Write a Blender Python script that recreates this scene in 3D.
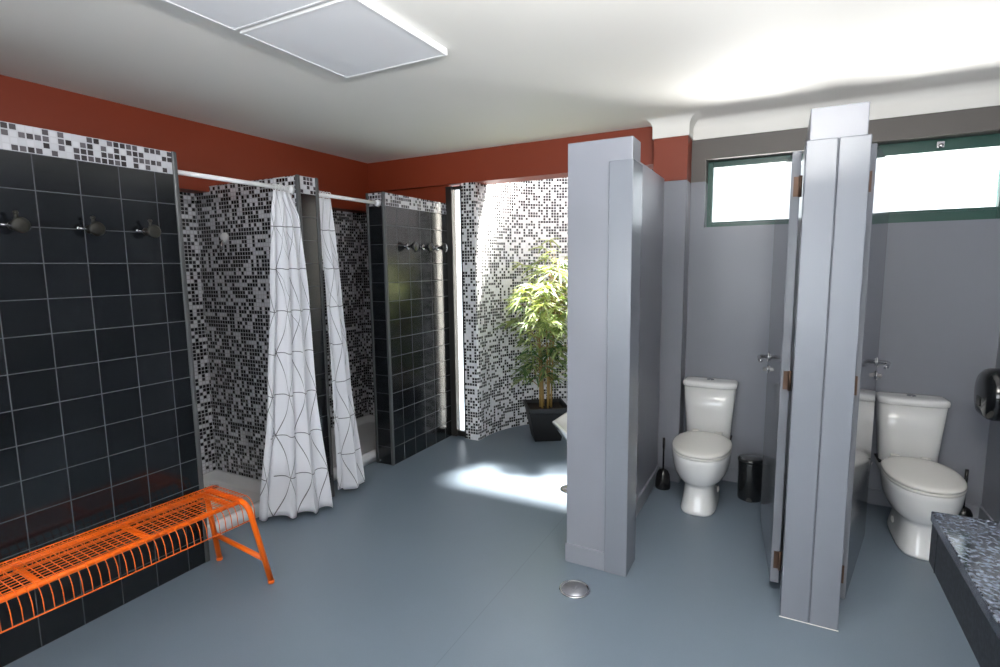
import bpy, bmesh, math, random
from mathutils import Vector, Matrix
S = bpy.context.scene
for o in list(bpy.data.objects): bpy.data.objects.remove(o)
C = S.collection
random.seed(7)
PI = math.pi

# ---------------- camera (measured from the vanishing points of the room)
cd = bpy.data.cameras.new('camera'); cam = bpy.data.objects.new('camera', cd); C.objects.link(cam)
cd.sensor_width = 36.0; cd.lens = 536.0/1000.0*36.0; cd.clip_start = 0.02; cd.clip_end = 200
c0 = Vector((500.0, 333.5)); F = 536.0
def cv(px, py): return Vector(((px-c0.x)/F, -(py-c0.y)/F, -1.0))
Yc = cv(784, 264).normalized()
Xc = -cv(-520, 280); Xc = (Xc - Yc*Xc.dot(Yc)).normalized()
Zc = Xc.cross(Yc)
cam.matrix_world = Matrix.Translation((0, 0, 1.55)) @ Matrix((Xc, Yc, Zc)).to_4x4()
S.camera = cam

# ---------------- world, sun, fill lamps, exposure
S.view_settings.view_transform = 'Standard'; S.view_settings.look = 'None'
S.view_settings.gamma = 1.0; S.view_settings.use_curve_mapping = False
S.view_settings.exposure = 0.68
w = bpy.data.worlds.new('world'); S.world = w; w.use_nodes = True
bg = w.node_tree.nodes['Background']; bg.inputs[0].default_value = (0.86, 0.94, 1.0, 1); bg.inputs[1].default_value = 1.7
sd = bpy.data.lights.new('sun', 'SUN'); sd.energy = 36.0; sd.angle = math.radians(7); sd.color = (1, 0.96, 0.88)
so = bpy.data.objects.new('sun', sd); C.objects.link(so)
sun_dir = Vector((-0.22, 1.0, 2.15)).normalized()
so.rotation_euler = sun_dir.to_track_quat('Z', 'Y').to_euler(); so.location = (-1, 8, 12)
def area(name, loc, d, sx, sy, e, col=(1, 1, 1)):
    l = bpy.data.lights.new(name, 'AREA'); l.shape = 'RECTANGLE'; l.size = sx; l.size_y = sy; l.energy = e; l.color = col
    o = bpy.data.objects.new(name, l); C.objects.link(o); o.location = loc
    o.rotation_euler = Vector(d).to_track_quat('-Z', 'Z').to_euler(); return o
# added fill lamps, outside the unseen rear window and below the two high windows
area('fill_rear', (-0.9, -2.1, 1.45), (0, 1, 0.25), 2.9, 1.6, 50, (0.92, 0.96, 1.0))
# added unseen area light, standing in for a camera flash bounced off the ceiling
area('flash_stand_in', (0.2, 0.62, 2.1), (-0.15, 0.12, 1), 0.3, 0.3, 112, (1.0, 0.99, 0.97))
area('daylight_fill_high', (0.35, 5.3, 1.1), (0, -1, 0.0), 2.2, 1.4, 330, (1.0, 0.99, 0.96))  # added area light hidden outside the high windows to brighten the ceiling

# ---------------- material helpers
def lin(c):
    c = c/255.0
    return c/12.92 if c <= 0.04045 else ((c+0.055)/1.055)**2.4
def rgb(r, g, b): return (lin(r), lin(g), lin(b), 1)
def mat(name, col, rough=0.5, metal=0.0, spec=0.5, coat=0.0, noise=0.0, nscale=8.0, bump=0.0, bscale=60.0):
    m = bpy.data.materials.new(name); m.use_nodes = True; nt = m.node_tree; b = nt.nodes['Principled BSDF']
    b.inputs['Base Color'].default_value = col; b.inputs['Roughness'].default_value = rough; b.inputs['Metallic'].default_value = metal
    b.inputs['Specular IOR Level'].default_value = spec; b.inputs['Coat Weight'].default_value = coat; b.inputs['Coat Roughness'].default_value = 0.08
    tc = nt.nodes.new('ShaderNodeTexCoord')
    n = nt.nodes.new('ShaderNodeTexNoise'); n.inputs['Scale'].default_value = nscale; n.inputs['Detail'].default_value = 4
    nt.links.new(tc.outputs['Object'], n.inputs['Vector'])
    mx = nt.nodes.new('ShaderNodeMix'); mx.data_type = 'RGBA'
    mx.inputs[6].default_value = tuple(c*(1-noise) for c in col[:3])+(1,); mx.inputs[7].default_value = tuple(min(1, c*(1+noise)) for c in col[:3])+(1,)
    nt.links.new(n.outputs['Fac'], mx.inputs[0]); nt.links.new(mx.outputs[2], b.inputs['Base Color'])
    if bump:
        n2 = nt.nodes.new('ShaderNodeTexNoise'); n2.inputs['Scale'].default_value = bscale; nt.links.new(tc.outputs['Object'], n2.inputs['Vector'])
        bp = nt.nodes.new('ShaderNodeBump'); bp.inputs['Strength'].default_value = bump; bp.inputs['Distance'].default_value = 0.002
        nt.links.new(n2.outputs['Fac'], bp.inputs['Height']); nt.links.new(bp.outputs[0], b.inputs['Normal'])
    return m
class NT:
    def __init__(s, m): s.nt = m.node_tree
    def n(s, t): return s.nt.nodes.new(t)
    def put(s, sock, v):
        if isinstance(v, (int, float)): sock.default_value = v
        elif isinstance(v, tuple): sock.default_value = v
        else: s.nt.links.new(v, sock)
    def m(s, op, a, b=0.0, c=0.0):
        x = s.n('ShaderNodeMath'); x.operation = op; s.put(x.inputs[0], a); s.put(x.inputs[1], b); s.put(x.inputs[2], c); return x.outputs[0]
    def mix(s, f, a, b):
        x = s.n('ShaderNodeMix'); x.data_type = 'RGBA'; s.put(x.inputs[0], f); s.put(x.inputs[6], a); s.put(x.inputs[7], b); return x.outputs[2]
    def mixf(s, f, a, b):
        x = s.n('ShaderNodeMix'); x.data_type = 'FLOAT'; s.put(x.inputs[0], f); s.put(x.inputs[2], a); s.put(x.inputs[3], b); return x.outputs[0]
    def uv(s):
        x = s.n('ShaderNodeUVMap'); x.uv_map = 'UVMap'; y = s.n('ShaderNodeSeparateXYZ'); s.nt.links.new(x.outputs[0], y.inputs[0]); return y.outputs[0], y.outputs[1]
    def wn(s, a, b, k):
        x = s.n('ShaderNodeCombineXYZ'); s.put(x.inputs[0], a); s.put(x.inputs[1], b); x.inputs[2].default_value = k
        y = s.n('ShaderNodeTexWhiteNoise'); y.noise_dimensions = '3D'; s.nt.links.new(x.outputs[0], y.inputs[0]); return y.outputs[0]
def gap(N, u, mod, w, off=0.0):
    """returns (cell index, 1 inside the grout line)"""
    a = N.m('DIVIDE', N.m('ADD', u, -off), mod); i = N.m('FLOOR', a); f = N.m('SUBTRACT', a, i)
    e = N.m('MINIMUM', f, N.m('SUBTRACT', 1.0, f)); return i, N.m('LESS_THAN', e, w/mod/2)
def mosaic_nodes(N, u, v, dark=0.5, mod=0.0262, seed=1.0, grout=(150, 150, 154), white=(214, 214, 220), blk=(22, 20, 24), grey=(74, 72, 78), off=0.0):
    iu, gu = gap(N, u, mod, 0.0052, 0.0); iv, gv = gap(N, v, mod, 0.0052, off)
    r = N.wn(iu, iv, seed); r2 = N.wn(N.m('FLOOR', N.m('DIVIDE', iu, 5.0)), iv, seed+3); r3 = N.wn(iu, iv, seed+9)
    t = N.m('ADD', N.m('MULTIPLY', r, 0.74), N.m('MULTIPLY', r2, 0.26))
    isd = N.m('LESS_THAN', t, dark)
    dk = N.mix(N.m('MULTIPLY', r3, r3), rgb(*blk), rgb(*grey)); lt = N.mix(r3, rgb(*white), rgb(white[0]-14, white[1]-13, white[2]-12))
    colr = N.mix(isd, lt, dk); g = N.m('MAXIMUM', gu, gv)
    return N.mix(g, colr, rgb(*grout)), g
def tile_nodes(N, u, v, mu, mv, ou, ov, col=(16, 19, 22), col2=(22, 25, 29), grout=(62, 65, 70)):
    iu, gu = gap(N, u, mu, 0.0042, ou); iv, gv = gap(N, v, mv, 0.0042, ov)
    r = N.wn(iu, iv, 5.0); g = N.m('MAXIMUM', gu, gv)
    return N.mix(g, N.mix(r, rgb(*col), rgb(*col2)), rgb(*grout)), g
def finish(m, N, col, g, r1=0.14, r2=0.7, bump=0.35):
    b = m.node_tree.nodes['Principled BSDF']; N.put(b.inputs['Base Color'], col); N.put(b.inputs['Roughness'], N.mixf(g, r1, r2))
    bp = N.n('ShaderNodeBump'); bp.inputs['Strength'].default_value = bump; bp.inputs['Distance'].default_value = 0.0015
    N.put(bp.inputs['Height'], N.m('SUBTRACT', 1.0, g)); N.nt.links.new(bp.outputs[0], b.inputs['Normal'])
def newm(name):
    m = bpy.data.materials.new(name); m.use_nodes = True; return m, NT(m)
def mosaic_mat(name, **k):
    m, N = newm(name); u, v = N.uv(); c, g = mosaic_nodes(N, u, v, **k); finish(m, N, c, g, 0.22, 0.75, 0.25); return m
def tiled_mat(name, mu, mv, ou, band=2.023, rough=0.14, spec=0.5):
    m, N = newm(name); u, v = N.uv()
    c1, g1 = tile_nodes(N, u, v, mu, mv, ou, 0.0)
    c2, g2 = mosaic_nodes(N, u, v, dark=0.57, seed=2.0, mod=0.0262, off=band, grout=(172, 172, 178), white=(190, 190, 196), blk=(34, 28, 32), grey=(88, 84, 90))
    top = N.m('GREATER_THAN', v, band)
    finish(m, N, N.mix(top, c1, c2), N.mixf(top, g1, g2), rough, 0.6, 0.3); m.node_tree.nodes['Principled BSDF'].inputs['Specular IOR Level'].default_value = spec; return m

M = {}
M['ceiling'] = mat('ceiling_paint', rgb(233, 231, 226), 0.7, noise=0.015, nscale=2)
M['red'] = mat('red_paint', rgb(128, 48, 20), 0.5, noise=0.03, nscale=3)
M['grey'] = mat('grey_paint', rgb(126, 129, 139), 0.32, noise=0.02, nscale=3, bump=0.08, bscale=40)
M['gloss'] = mat('grey_gloss_paint', rgb(114, 119, 129), 0.26, noise=0.02, nscale=3, bump=0.12, bscale=35)
M['door'] = mat('door_gloss_paint', rgb(116, 120, 128), 0.1, spec=0.7, noise=0.02, nscale=2)
M['taupe'] = mat('dark_grey_paint', rgb(98, 94, 90), 0.6, noise=0.03, nscale=3)
M['plaster'] = mat('white_plaster', rgb(238, 236, 230), 0.6)
M['porcelain'] = mat('white_porcelain', rgb(240, 240, 240), 0.07, coat=0.5)
M['seatplastic'] = mat('white_plastic', rgb(238, 236, 232), 0.16)
M['chrome'] = mat('chrome', rgb(205, 205, 208), 0.12, metal=1.0)
M['brass'] = mat('aged_brass', rgb(84, 64, 52), 0.45, metal=0.6)
M['alu'] = mat('grey_trim', rgb(78, 80, 82), 0.38, metal=0.3)
M['orange'] = mat('orange_enamel', rgb(240, 106, 14), 0.35, spec=0.35)
M['black'] = mat('black_plastic', rgb(18, 18, 20), 0.25)
M['blackgloss'] = mat('black_gloss_plastic', rgb(22, 24, 26), 0.12, coat=0.4)
M['pewter'] = mat('dark_pewter', rgb(24, 23, 18), 0.45, metal=0.2)
M['green'] = mat('green_window_frame', rgb(22, 74, 64), 0.3)
M['whitemetal'] = mat('white_enamel', rgb(232, 232, 234), 0.3)
M['panel'] = mat('panel_diffuser', rgb(238, 239, 243), 0.5)
M['tray'] = mat('shower_tray_acrylic', rgb(236, 237, 240), 0.2)
M['rubber'] = mat('black_rubber', rgb(12, 12, 12), 0.6)
M['darkframe'] = mat('dark_anodised_frame', rgb(34, 32, 30), 0.35)
M['soil'] = mat('potting_bark', rgb(40, 28, 20), 0.9, noise=0.4, nscale=60)
M['cane'] = mat('bamboo_cane', rgb(150, 122, 66), 0.5, noise=0.15, nscale=30)
M['potm'] = mat('black_matt_pot', rgb(13, 13, 14), 0.5)
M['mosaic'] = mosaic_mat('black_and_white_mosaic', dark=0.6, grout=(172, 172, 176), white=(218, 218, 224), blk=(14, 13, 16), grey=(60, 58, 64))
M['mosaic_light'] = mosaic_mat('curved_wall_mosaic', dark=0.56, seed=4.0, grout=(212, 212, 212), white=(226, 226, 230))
M['tiled_front'] = tiled_mat('charcoal_tiles_near', 0.1585, 0.1445, 1.085-0.1585*20)
M['tiled_far'] = tiled_mat('charcoal_tiles_far', 0.1495, 0.1445, 3.221-0.1495*30, rough=0.17, spec=0.8)
M['tiled_cap'] = tiled_mat('charcoal_tiles_wall_end', 4.0, 0.1445, -2.0)
def floor_mat():
    m, N = newm('grey_blue_vinyl'); b = m.node_tree.nodes['Principled BSDF']; tc = N.n('ShaderNodeTexCoord')
    n = N.n('ShaderNodeTexNoise'); n.inputs['Scale'].default_value = 2.2; n.inputs['Detail'].default_value = 6; N.nt.links.new(tc.outputs['Object'], n.inputs['Vector'])
    n2 = N.n('ShaderNodeTexNoise'); n2.inputs['Scale'].default_value = 180; N.nt.links.new(tc.outputs['Object'], n2.inputs['Vector'])
    sx = N.n('ShaderNodeSeparateXYZ'); N.nt.links.new(tc.outputs['Object'], sx.inputs[0])
    c = N.mix(n.outputs[0], rgb(92, 105, 119), rgb(101, 114, 128)); c = N.mix(N.m('MULTIPLY', n2.outputs[0], 0.12), c, rgb(150, 160, 170))
    i, seam = gap(N, sx.outputs[0], 2.0, 0.004, -1.14)
    c = N.mix(N.m('MULTIPLY', seam, 0.35), c, rgb(70, 82, 96))
    N.put(b.inputs['Base Color'], c); N.put(b.inputs['Roughness'], N.mixf(n.outputs[0], 0.26, 0.42))
    bp = N.n('ShaderNodeBump'); bp.inputs['Strength'].default_value = 0.05; bp.inputs['Distance'].default_value = 0.001
    N.put(bp.inputs['Height'], n2.outputs[0]); N.nt.links.new(bp.outputs[0], b.inputs['Normal']); return m
M['floor'] = floor_mat()
def granite(nm='speckled_granite', rough=0.07, k=1.0):
    m, N = newm(nm); b = m.node_tree.nodes['Principled BSDF']; tc = N.n('ShaderNodeTexCoord')
    v = N.n('ShaderNodeTexVoronoi'); v.inputs['Scale'].default_value = 220; N.nt.links.new(tc.outputs['Object'], v.inputs['Vector'])
    n = N.n('ShaderNodeTexNoise'); n.inputs['Scale'].default_value = 95; n.inputs['Detail'].default_value = 6; N.nt.links.new(tc.outputs['Object'], n.inputs['Vector'])
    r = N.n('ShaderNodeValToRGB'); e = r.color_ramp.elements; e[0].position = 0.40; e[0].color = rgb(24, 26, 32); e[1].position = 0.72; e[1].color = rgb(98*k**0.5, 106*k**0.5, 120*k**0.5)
    N.nt.links.new(n.outputs[0], r.inputs[0])
    s = N.n('ShaderNodeSeparateColor'); N.nt.links.new(v.outputs['Color'], s.inputs[0])
    N.put(b.inputs['Base Color'], N.mix(N.m('MULTIPLY', s.outputs[0], 0.4), r.outputs[0], rgb(34, 38, 46))); b.inputs['Roughness'].default_value = rough; b.inputs['Specular IOR Level'].default_value = 0.5*k; return m
M['granite'] = granite(); M['granite_shaded'] = granite('shaded_granite', 0.45, 0.3)  # second granite is a darker, duller copy: the apron's shade put into its colour
def glass():
    m = bpy.data.materials.new('window_glass'); m.use_nodes = True; nt = m.node_tree; nt.nodes.clear()
    o = nt.nodes.new('ShaderNodeOutputMaterial'); t = nt.nodes.new('ShaderNodeBsdfTransparent'); g = nt.nodes.new('ShaderNodeBsdfGlossy'); g.inputs['Roughness'].default_value = 0.02
    f = nt.nodes.new('ShaderNodeFresnel'); f.inputs[0].default_value = 1.45; x = nt.nodes.new('ShaderNodeMixShader')
    nt.links.new(f.outputs[0], x.inputs[0]); nt.links.new(t.outputs[0], x.inputs[1]); nt.links.new(g.outputs[0], x.inputs[2]); nt.links.new(x.outputs[0], o.inputs[0]); return m
M['glass'] = glass()
def curtain_mat():
    m, N = newm('printed_curtain_cloth'); b = m.node_tree.nodes['Principled BSDF']; u, v = N.uv()
    h, wd = 0.255, 0.235
    nz = N.n('ShaderNodeTexNoise'); nz.inputs['Scale'].default_value = 3.0; uvm = N.n('ShaderNodeUVMap'); N.nt.links.new(uvm.outputs[0], nz.inputs['Vector'])
    wob = N.m('MULTIPLY', N.m('SUBTRACT', nz.outputs[0], 0.5), 0.10)
    a = N.m('DIVIDE', v, h); c = N.m('DIVIDE', u, wd)
    def ln(x, wdt):
        f = N.m('FRACT', x); return N.m('LESS_THAN', N.m('MINIMUM', f, N.m('SUBTRACT', 1.0, f)), wdt)
    d1 = ln(N.m('ADD', N.m('ADD', N.m('MULTIPLY', a, 0.5), c), wob), 0.012); d2 = ln(N.m('SUBTRACT', N.m('MULTIPLY', a, 0.5), c), 0.012)
    hz = ln(a, 0.010); seg = N.m('GREATER_THAN', N.wn(N.m('FLOOR', N.m('MULTIPLY', c, 2.0)), N.m('ROUND', a), 3.0), 0.12)
    d3 = N.m('MULTIPLY', ln(N.m('ADD', N.m('MULTIPLY', a, 1.0), N.m('MULTIPLY', c, 1.0)), 0.009), N.m('GREATER_THAN', N.wn(N.m('FLOOR', c), N.m('FLOOR', a), 8.0), 0.72))
    l = N.m('MAXIMUM', N.m('MAXIMUM', d1, d2), N.m('MAXIMUM', N.m('MULTIPLY', hz, seg), d3))
    N.put(b.inputs['Base Color'], N.mix(l, rgb(236, 237, 243), rgb(48, 48, 54))); b.inputs['Roughness'].default_value = 0.75
    b.inputs['Sheen Weight'].default_value = 0.1
    # thin cloth lets some light through
    tr = N.n('ShaderNodeBsdfTranslucent'); tr.inputs[0].default_value = rgb(225, 226, 232); mx = N.n('ShaderNodeMixShader'); mx.inputs[0].default_value = 0.2
    out = m.node_tree.nodes['Material Output']; N.nt.links.new(b.outputs[0], mx.inputs[1]); N.nt.links.new(tr.outputs[0], mx.inputs[2]); N.nt.links.new(mx.outputs[0], out.inputs[0]); return m
M['curtain'] = curtain_mat()
def leaf_mat():
    m, N = newm('bamboo_leaf'); b = m.node_tree.nodes['Principled BSDF']; u, v = N.uv()
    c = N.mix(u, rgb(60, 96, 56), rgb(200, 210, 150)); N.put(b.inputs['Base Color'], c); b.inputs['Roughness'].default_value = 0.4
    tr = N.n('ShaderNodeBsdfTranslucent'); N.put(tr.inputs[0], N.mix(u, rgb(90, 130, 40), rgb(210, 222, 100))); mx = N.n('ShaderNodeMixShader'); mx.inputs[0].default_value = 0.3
    out = m.node_tree.nodes['Material Output']; N.nt.links.new(b.outputs[0], mx.inputs[1]); N.nt.links.new(tr.outputs[0], mx.inputs[2]); N.nt.links.new(mx.outputs[0], out.inputs[0]); return m
M['leaf'] = leaf_mat()

# ---------------- mesh helpers
def box(bm, x0, x1, y0, y1, z0, z1, mi=0):
    vs = [bm.verts.new((x, y, z)) for z in (z0, z1) for y in (y0, y1) for x in (x0, x1)]
    fs = []
    for f in ((0, 2, 3, 1), (4, 5, 7, 6), (0, 1, 5, 4), (2, 6, 7, 3), (0, 4, 6, 2), (1, 3, 7, 5)):
        g = bm.faces.new([vs[i] for i in f]); g.material_index = mi; fs.append(g)
    return fs
def tube(bm, pts, r, n=8, closed=False, cap=True):
    pts = [Vector(p) for p in pts]; rings = []; L = len(pts); prev = None
    for i, p in enumerate(pts):
        if closed: t = (pts[(i+1) % L]-pts[i-1]).normalized()
        else: t = (pts[min(i+1, L-1)]-pts[max(i-1, 0)]).normalized()
        if prev is None: a = t.orthogonal().normalized()
        else: a = (prev-t*prev.dot(t)).normalized()
        prev = a; b = t.cross(a); rr = r[i] if isinstance(r, (list, tuple)) else r
        rings.append([bm.verts.new(p+(a*math.cos(2*PI*k/n)+b*math.sin(2*PI*k/n))*rr) for k in range(n)])
    for i in range(L if closed else L-1):
        A, B = rings[i], rings[(i+1) % L]
        for k in range(n): bm.faces.new((A[k], A[(k+1) % n], B[(k+1) % n], B[k])).smooth = True
    if cap and not closed:
        bm.faces.new(rings[0][::-1]); bm.faces.new(rings[-1])
def loft(bm, rings, cap0=True, cap1=True, mi=0):
    R = [[bm.verts.new(p) for p in r] for r in rings]; n = len(R[0])
    for A, B in zip(R, R[1:]):
        for k in range(n):
            f = bm.faces.new((A[k], A[(k+1) % n], B[(k+1) % n], B[k])); f.smooth = True; f.material_index = mi
    if cap0: bm.faces.new(R[0][::-1]).material_index = mi
    if cap1: bm.faces.new(R[-1]).material_index = mi
def lathe(bm, prof, c, axis='Z', n=24):
    c = Vector(c); rings = []
    for r, h in prof:
        ring = []
        for k in range(n):
            a = 2*PI*k/n; x, y = max(r, 1e-4)*math.cos(a), max(r, 1e-4)*math.sin(a)
            v = {'Z': (x, y, h), 'X': (h, x, y), 'Y': (y, h, x)}[axis]; ring.append(c+Vector(v))
        rings.append(ring)
    loft(bm, rings)
def oval(cx, cy, z, rx, rf, rb, e=2.0, n=32):
    """egg outline: half width rx, reaching rf towards -y and rb towards +y"""
    out = []
    for k in range(n):
        a = 2*PI*k/n; c, s = math.cos(a), math.sin(a)
        x = rx*math.copysign(abs(c)**(2/e), c); y = math.copysign(abs(s)**(2/e), s)*(rb if s > 0 else rf); out.append(Vector((cx+x, cy+y, z)))
    return out
def uvbox(me):
    uvl = me.uv_layers.new(name='UVMap')
    for p in me.polygons:
        n = p.normal; ax = max(range(3), key=lambda i: abs(n[i]))
        for li in p.loop_indices:
            co = me.vertices[me.loops[li].vertex_index].co
            uvl.data[li].uv = (co.y, co.z) if ax == 0 else ((co.x, co.z) if ax == 1 else (co.x, co.y))
def obj(name, bm, m, parent=None, bevel=0.0, subsurf=0, loc=None, uv=True, segs=2, fixn=True):
    me = bpy.data.meshes.new(name)
    if fixn: bmesh.ops.recalc_face_normals(bm, faces=bm.faces)
    bm.to_mesh(me); bm.free()
    for x in (m if isinstance(m, (list, tuple)) else [m]): me.materials.append(M[x] if isinstance(x, str) else x)
    me.update()
    if uv and not me.uv_layers: uvbox(me)
    o = bpy.data.objects.new(name, me); C.objects.link(o)
    if parent: o.parent = parent
    if loc: o.location = loc
    if bevel:
        b = o.modifiers.new('bevel', 'BEVEL'); b.width = bevel; b.segments = segs; b.limit_method = 'ANGLE'; b.angle_limit = math.radians(40)
    if subsurf:
        s = o.modifiers.new('sub', 'SUBSURF'); s.levels = subsurf; s.render_levels = subsurf
    return o
def B(): return bmesh.new()
def boxo(name, d, m, parent=None, bevel=0.0, **k):
    bm = B(); box(bm, *d); return obj(name, bm, m, parent, bevel, **k)
def thing(name, label, cat, loc=(0, 0, 0), rotz=0.0, group=None):
    o = bpy.data.objects.new(name, None); C.objects.link(o); o.location = loc; o.rotation_euler = (0, 0, rotz); o.empty_display_size = 0.1
    return tag(o, label, cat, group)
def tag(o, label, cat, group=None):
    o['label'] = label; o['category'] = cat
    if group: o['group'] = group
    return o
def struct(o, label=None):
    o['kind'] = 'structure'
    if label: o['label'] = label
    return o
def dup(root, loc, label, rotz=None):
    r = root.copy(); C.objects.link(r); r.location = loc; r['label'] = label
    if rotz is not None: r.rotation_euler = (0, 0, rotz)
    for ch in list(root.children):
        c = ch.copy(); C.objects.link(c); c.parent = r
        for g in list(ch.children):
            d = g.copy(); C.objects.link(d); d.parent = c
    return r

# ---------------- room shell
HC = 2.54; HP = 2.14
struct(boxo('floor', (-3.95, 1.3, -1.8, 5.3, -0.12, 0.0), 'floor'), 'blue-grey vinyl floor')
struct(boxo('ceiling', (-3.95, 1.3, -1.8, 4.2, HC, HC+0.12), 'ceiling'), 'white ceiling')
# left outer wall: mosaic up to the bulkhead, red bulkhead above
bm = B(); box(bm, -3.85, -3.68, -1.8, 4.2, 0, 2.09, 0); box(bm, -3.85, -3.52, -1.8, 4.2, 2.09, HC, 1)
struct(obj('wall_left', bm, ['mosaic', 'red']), 'mosaic shower back wall under a red upper wall')
# back wall of the second shower + recess above it
bm = B(); box(bm, -3.68, -2.674, 4.08, 4.14, 0, 2.11, 0); box(bm, -3.68, -2.66, 4.10, 4.14, 2.11, 2.275, 1)
struct(obj('wall_back_left', bm, ['mosaic', 'red']))
# red beam spanning the opening to the planted niche
struct(boxo('trim_1', (-3.52, -0.83, 4.042, 4.25, 2.275, HC), 'red'), 'red ceiling beam above the planted niche')
struct(boxo('trim_2', (-3.52, -0.83, 4.2, 4.25, HC, HC+0.13), 'plaster'), 'upstand of the light well')
# shower enclosure walls
def slab(name, d, mats, pick, label):
    bm = B(); fs = box(bm, *d); bmesh.ops.recalc_face_normals(bm, faces=bm.faces)
    for f in bm.faces: f.normal_update(); f.material_index = pick(f.normal)
    return struct(obj(name, bm, mats, fixn=False), label)
slab('wall_shower_front', (-2.83, -2.67, -1.8, 1.66, 0, 2.128), ['tiled_front', 'mosaic'], lambda n: 1 if n.x < -0.5 else 0, 'charcoal tiled wall behind the orange bench')
slab('wall_shower_divider', (-3.68, -2.67, 2.417, 2.578, 0, 2.128), ['tiled_cap', 'mosaic'], lambda n: 0 if n.x > 0.5 else 1, 'wall dividing the two showers')
slab('wall_shower_far', (-2.83, -2.67, 3.222, 4.08, 0, 2.118), ['tiled_far', 'tiled_cap', 'mosaic'], lambda n: 0 if n.x > 0.5 else (1 if n.y < -0.5 else 2), 'charcoal tiled wall past the second shower')
slab('wall_shower_side', (-3.68, -2.83, 0.80, 0.95, 0, 2.12), ['mosaic'], lambda n: 0, 'far side wall of the first shower')
def corner_trim(name, x, y, z1, parentless=True):
    bm = B(); box(bm, x-0.012, x+0.012, y-0.012, y+0.012, 0, z1); return struct(obj(name, bm, 'alu', bevel=0.006))
corner_trim('trim_3', -2.674, 1.66, 2.132); corner_trim('trim_4', -2.674, 2.423, 2.132); corner_trim('trim_5', -2.674, 2.572, 2.132); corner_trim('trim_6', -2.674, 3.226, 2.122)
corner_trim('trim_16', -2.826, 3.226, 2.122)
# curved mosaic wall
def curved():
    bm = B(); uvl = bm.loops.layers.uv.new('UVMap'); cx, cy, r, t = -1.45, 4.15, 0.915, 0.125
    angs = [186-(186-45)*k/48 for k in range(49)]
    inn = [(-2.372, 4.05)]+[(cx+r*math.cos(math.radians(a)), cy+r*math.sin(math.radians(a))) for a in angs[1:]]
    out = [(-2.497, 4.05)]+[(cx+(r+t)*math.cos(math.radians(a)), cy+(r+t)*math.sin(math.radians(a))) for a in angs[1:]]
    s = 0; z0, z1 = 0, 2.43; arc = [0]
    for a, b in zip(inn, inn[1:]): s += math.hypot(b[0]-a[0], b[1]-a[1]); arc.append(s)
    V = lambda p, z: bm.verts.new((p[0], p[1], z))
    I0 = [V(p, z0) for p in inn]; I1 = [V(p, z1) for p in inn]; O0 = [V(p, z0) for p in out]; O1 = [V(p, z1) for p in out]
    def q(vs, uvs, sm=False, mi=0):
        f = bm.faces.new(vs); f.smooth = sm; f.material_index = mi
        for l, u in zip(f.loops, uvs): l[uvl].uv = u
    for k in range(len(inn)-1):
        a, b = arc[k], arc[k+1]
        q((I0[k], I0[k+1], I1[k+1], I1[k]), ((a, z0), (b, z0), (b, z1), (a, z1)), True)
        q((O0[k+1], O0[k], O1[k], O1[k+1]), ((b, z0), (a, z0), (a, z1), (b, z1)), True, 1)
        q((I1[k], I1[k+1], O1[k+1], O1[k]), ((a, 0), (b, 0), (b, .1), (a, .1)), False, 1)
    q((O0[0], I0[0], I1[0], O1[0]), ((-t, z0), (0, z0), (0, z1), (-t, z1)))
    q((I0[-1], O0[-1], O1[-1], I1[-1]), ((0, z0), (t, z0), (t, z1), (0, z1)))
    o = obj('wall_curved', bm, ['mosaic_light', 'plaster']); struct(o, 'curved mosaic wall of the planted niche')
curved()
# niche closing wall (hidden side)
struct(boxo('wall_niche', (-0.83, -0.72, 4.2, 4.9, 0, 2.43), 'plaster'))
# toilet back wall with two openings
y0, y1 = 4.05, 4.2
W1 = (-0.51, 0.14, 1.812, 2.272); W2 = (0.33, 1.112, 1.79, 2.28); ZG = 2.125; ZT = 2.41
bm = B()
def strip(xa, xb, za, zb):
    """a piece of the back wall, split where the paint changes"""
    for a, b, mi in ((0, ZG, 0), (ZG, ZT, 1), (ZT, HC, 2)):
        lo, hi = max(a, za), min(b, zb)
        if hi > lo: box(bm, xa, xb, y0, y1, lo, hi, mi)
strip(-0.72, W1[0], 0, HC); strip(W1[0], W1[1], 0, W1[2]); strip(W1[0], W1[1], W1[3], HC); strip(W1[1], W2[0], 0, HC)
strip(W2[0], W2[1], 0, W2[2]); strip(W2[0], W2[1], W2[3], HC); strip(W2[1], 1.25, 0, HC)
struct(obj('wall_back', bm, ['grey', 'taupe', 'plaster']), 'grey cubicle back wall with two high windows')
bm = B(); box(bm, -0.83, -0.605, 3.87, 4.2, 0, 2.122, 0); box(bm, -0.83, -0.605, 3.87, 4.2, 2.122, HC, 1)
struct(obj('wall_pier', bm, ['grey', 'red'], bevel=0.004), 'pier at the back of the left cubicle, orange-red at its top')
struct(boxo('wall_right', (1.115, 1.3, -1.8, 4.2, 0, HC), 'grey'), 'grey right wall')
# unseen rear wall; its wide window is added for the fill light
bm = B()
for d in ((-3.95, -2.4, 0, HC), (0.6, 1.3, 0, HC), (-2.4, 0.6, 0, 0.75), (-2.4, 0.6, 2.35, HC)): box(bm, d[0], d[1], -1.8, -1.65, d[2], d[3])
struct(obj('wall_rear', bm, 'plaster'))
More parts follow.
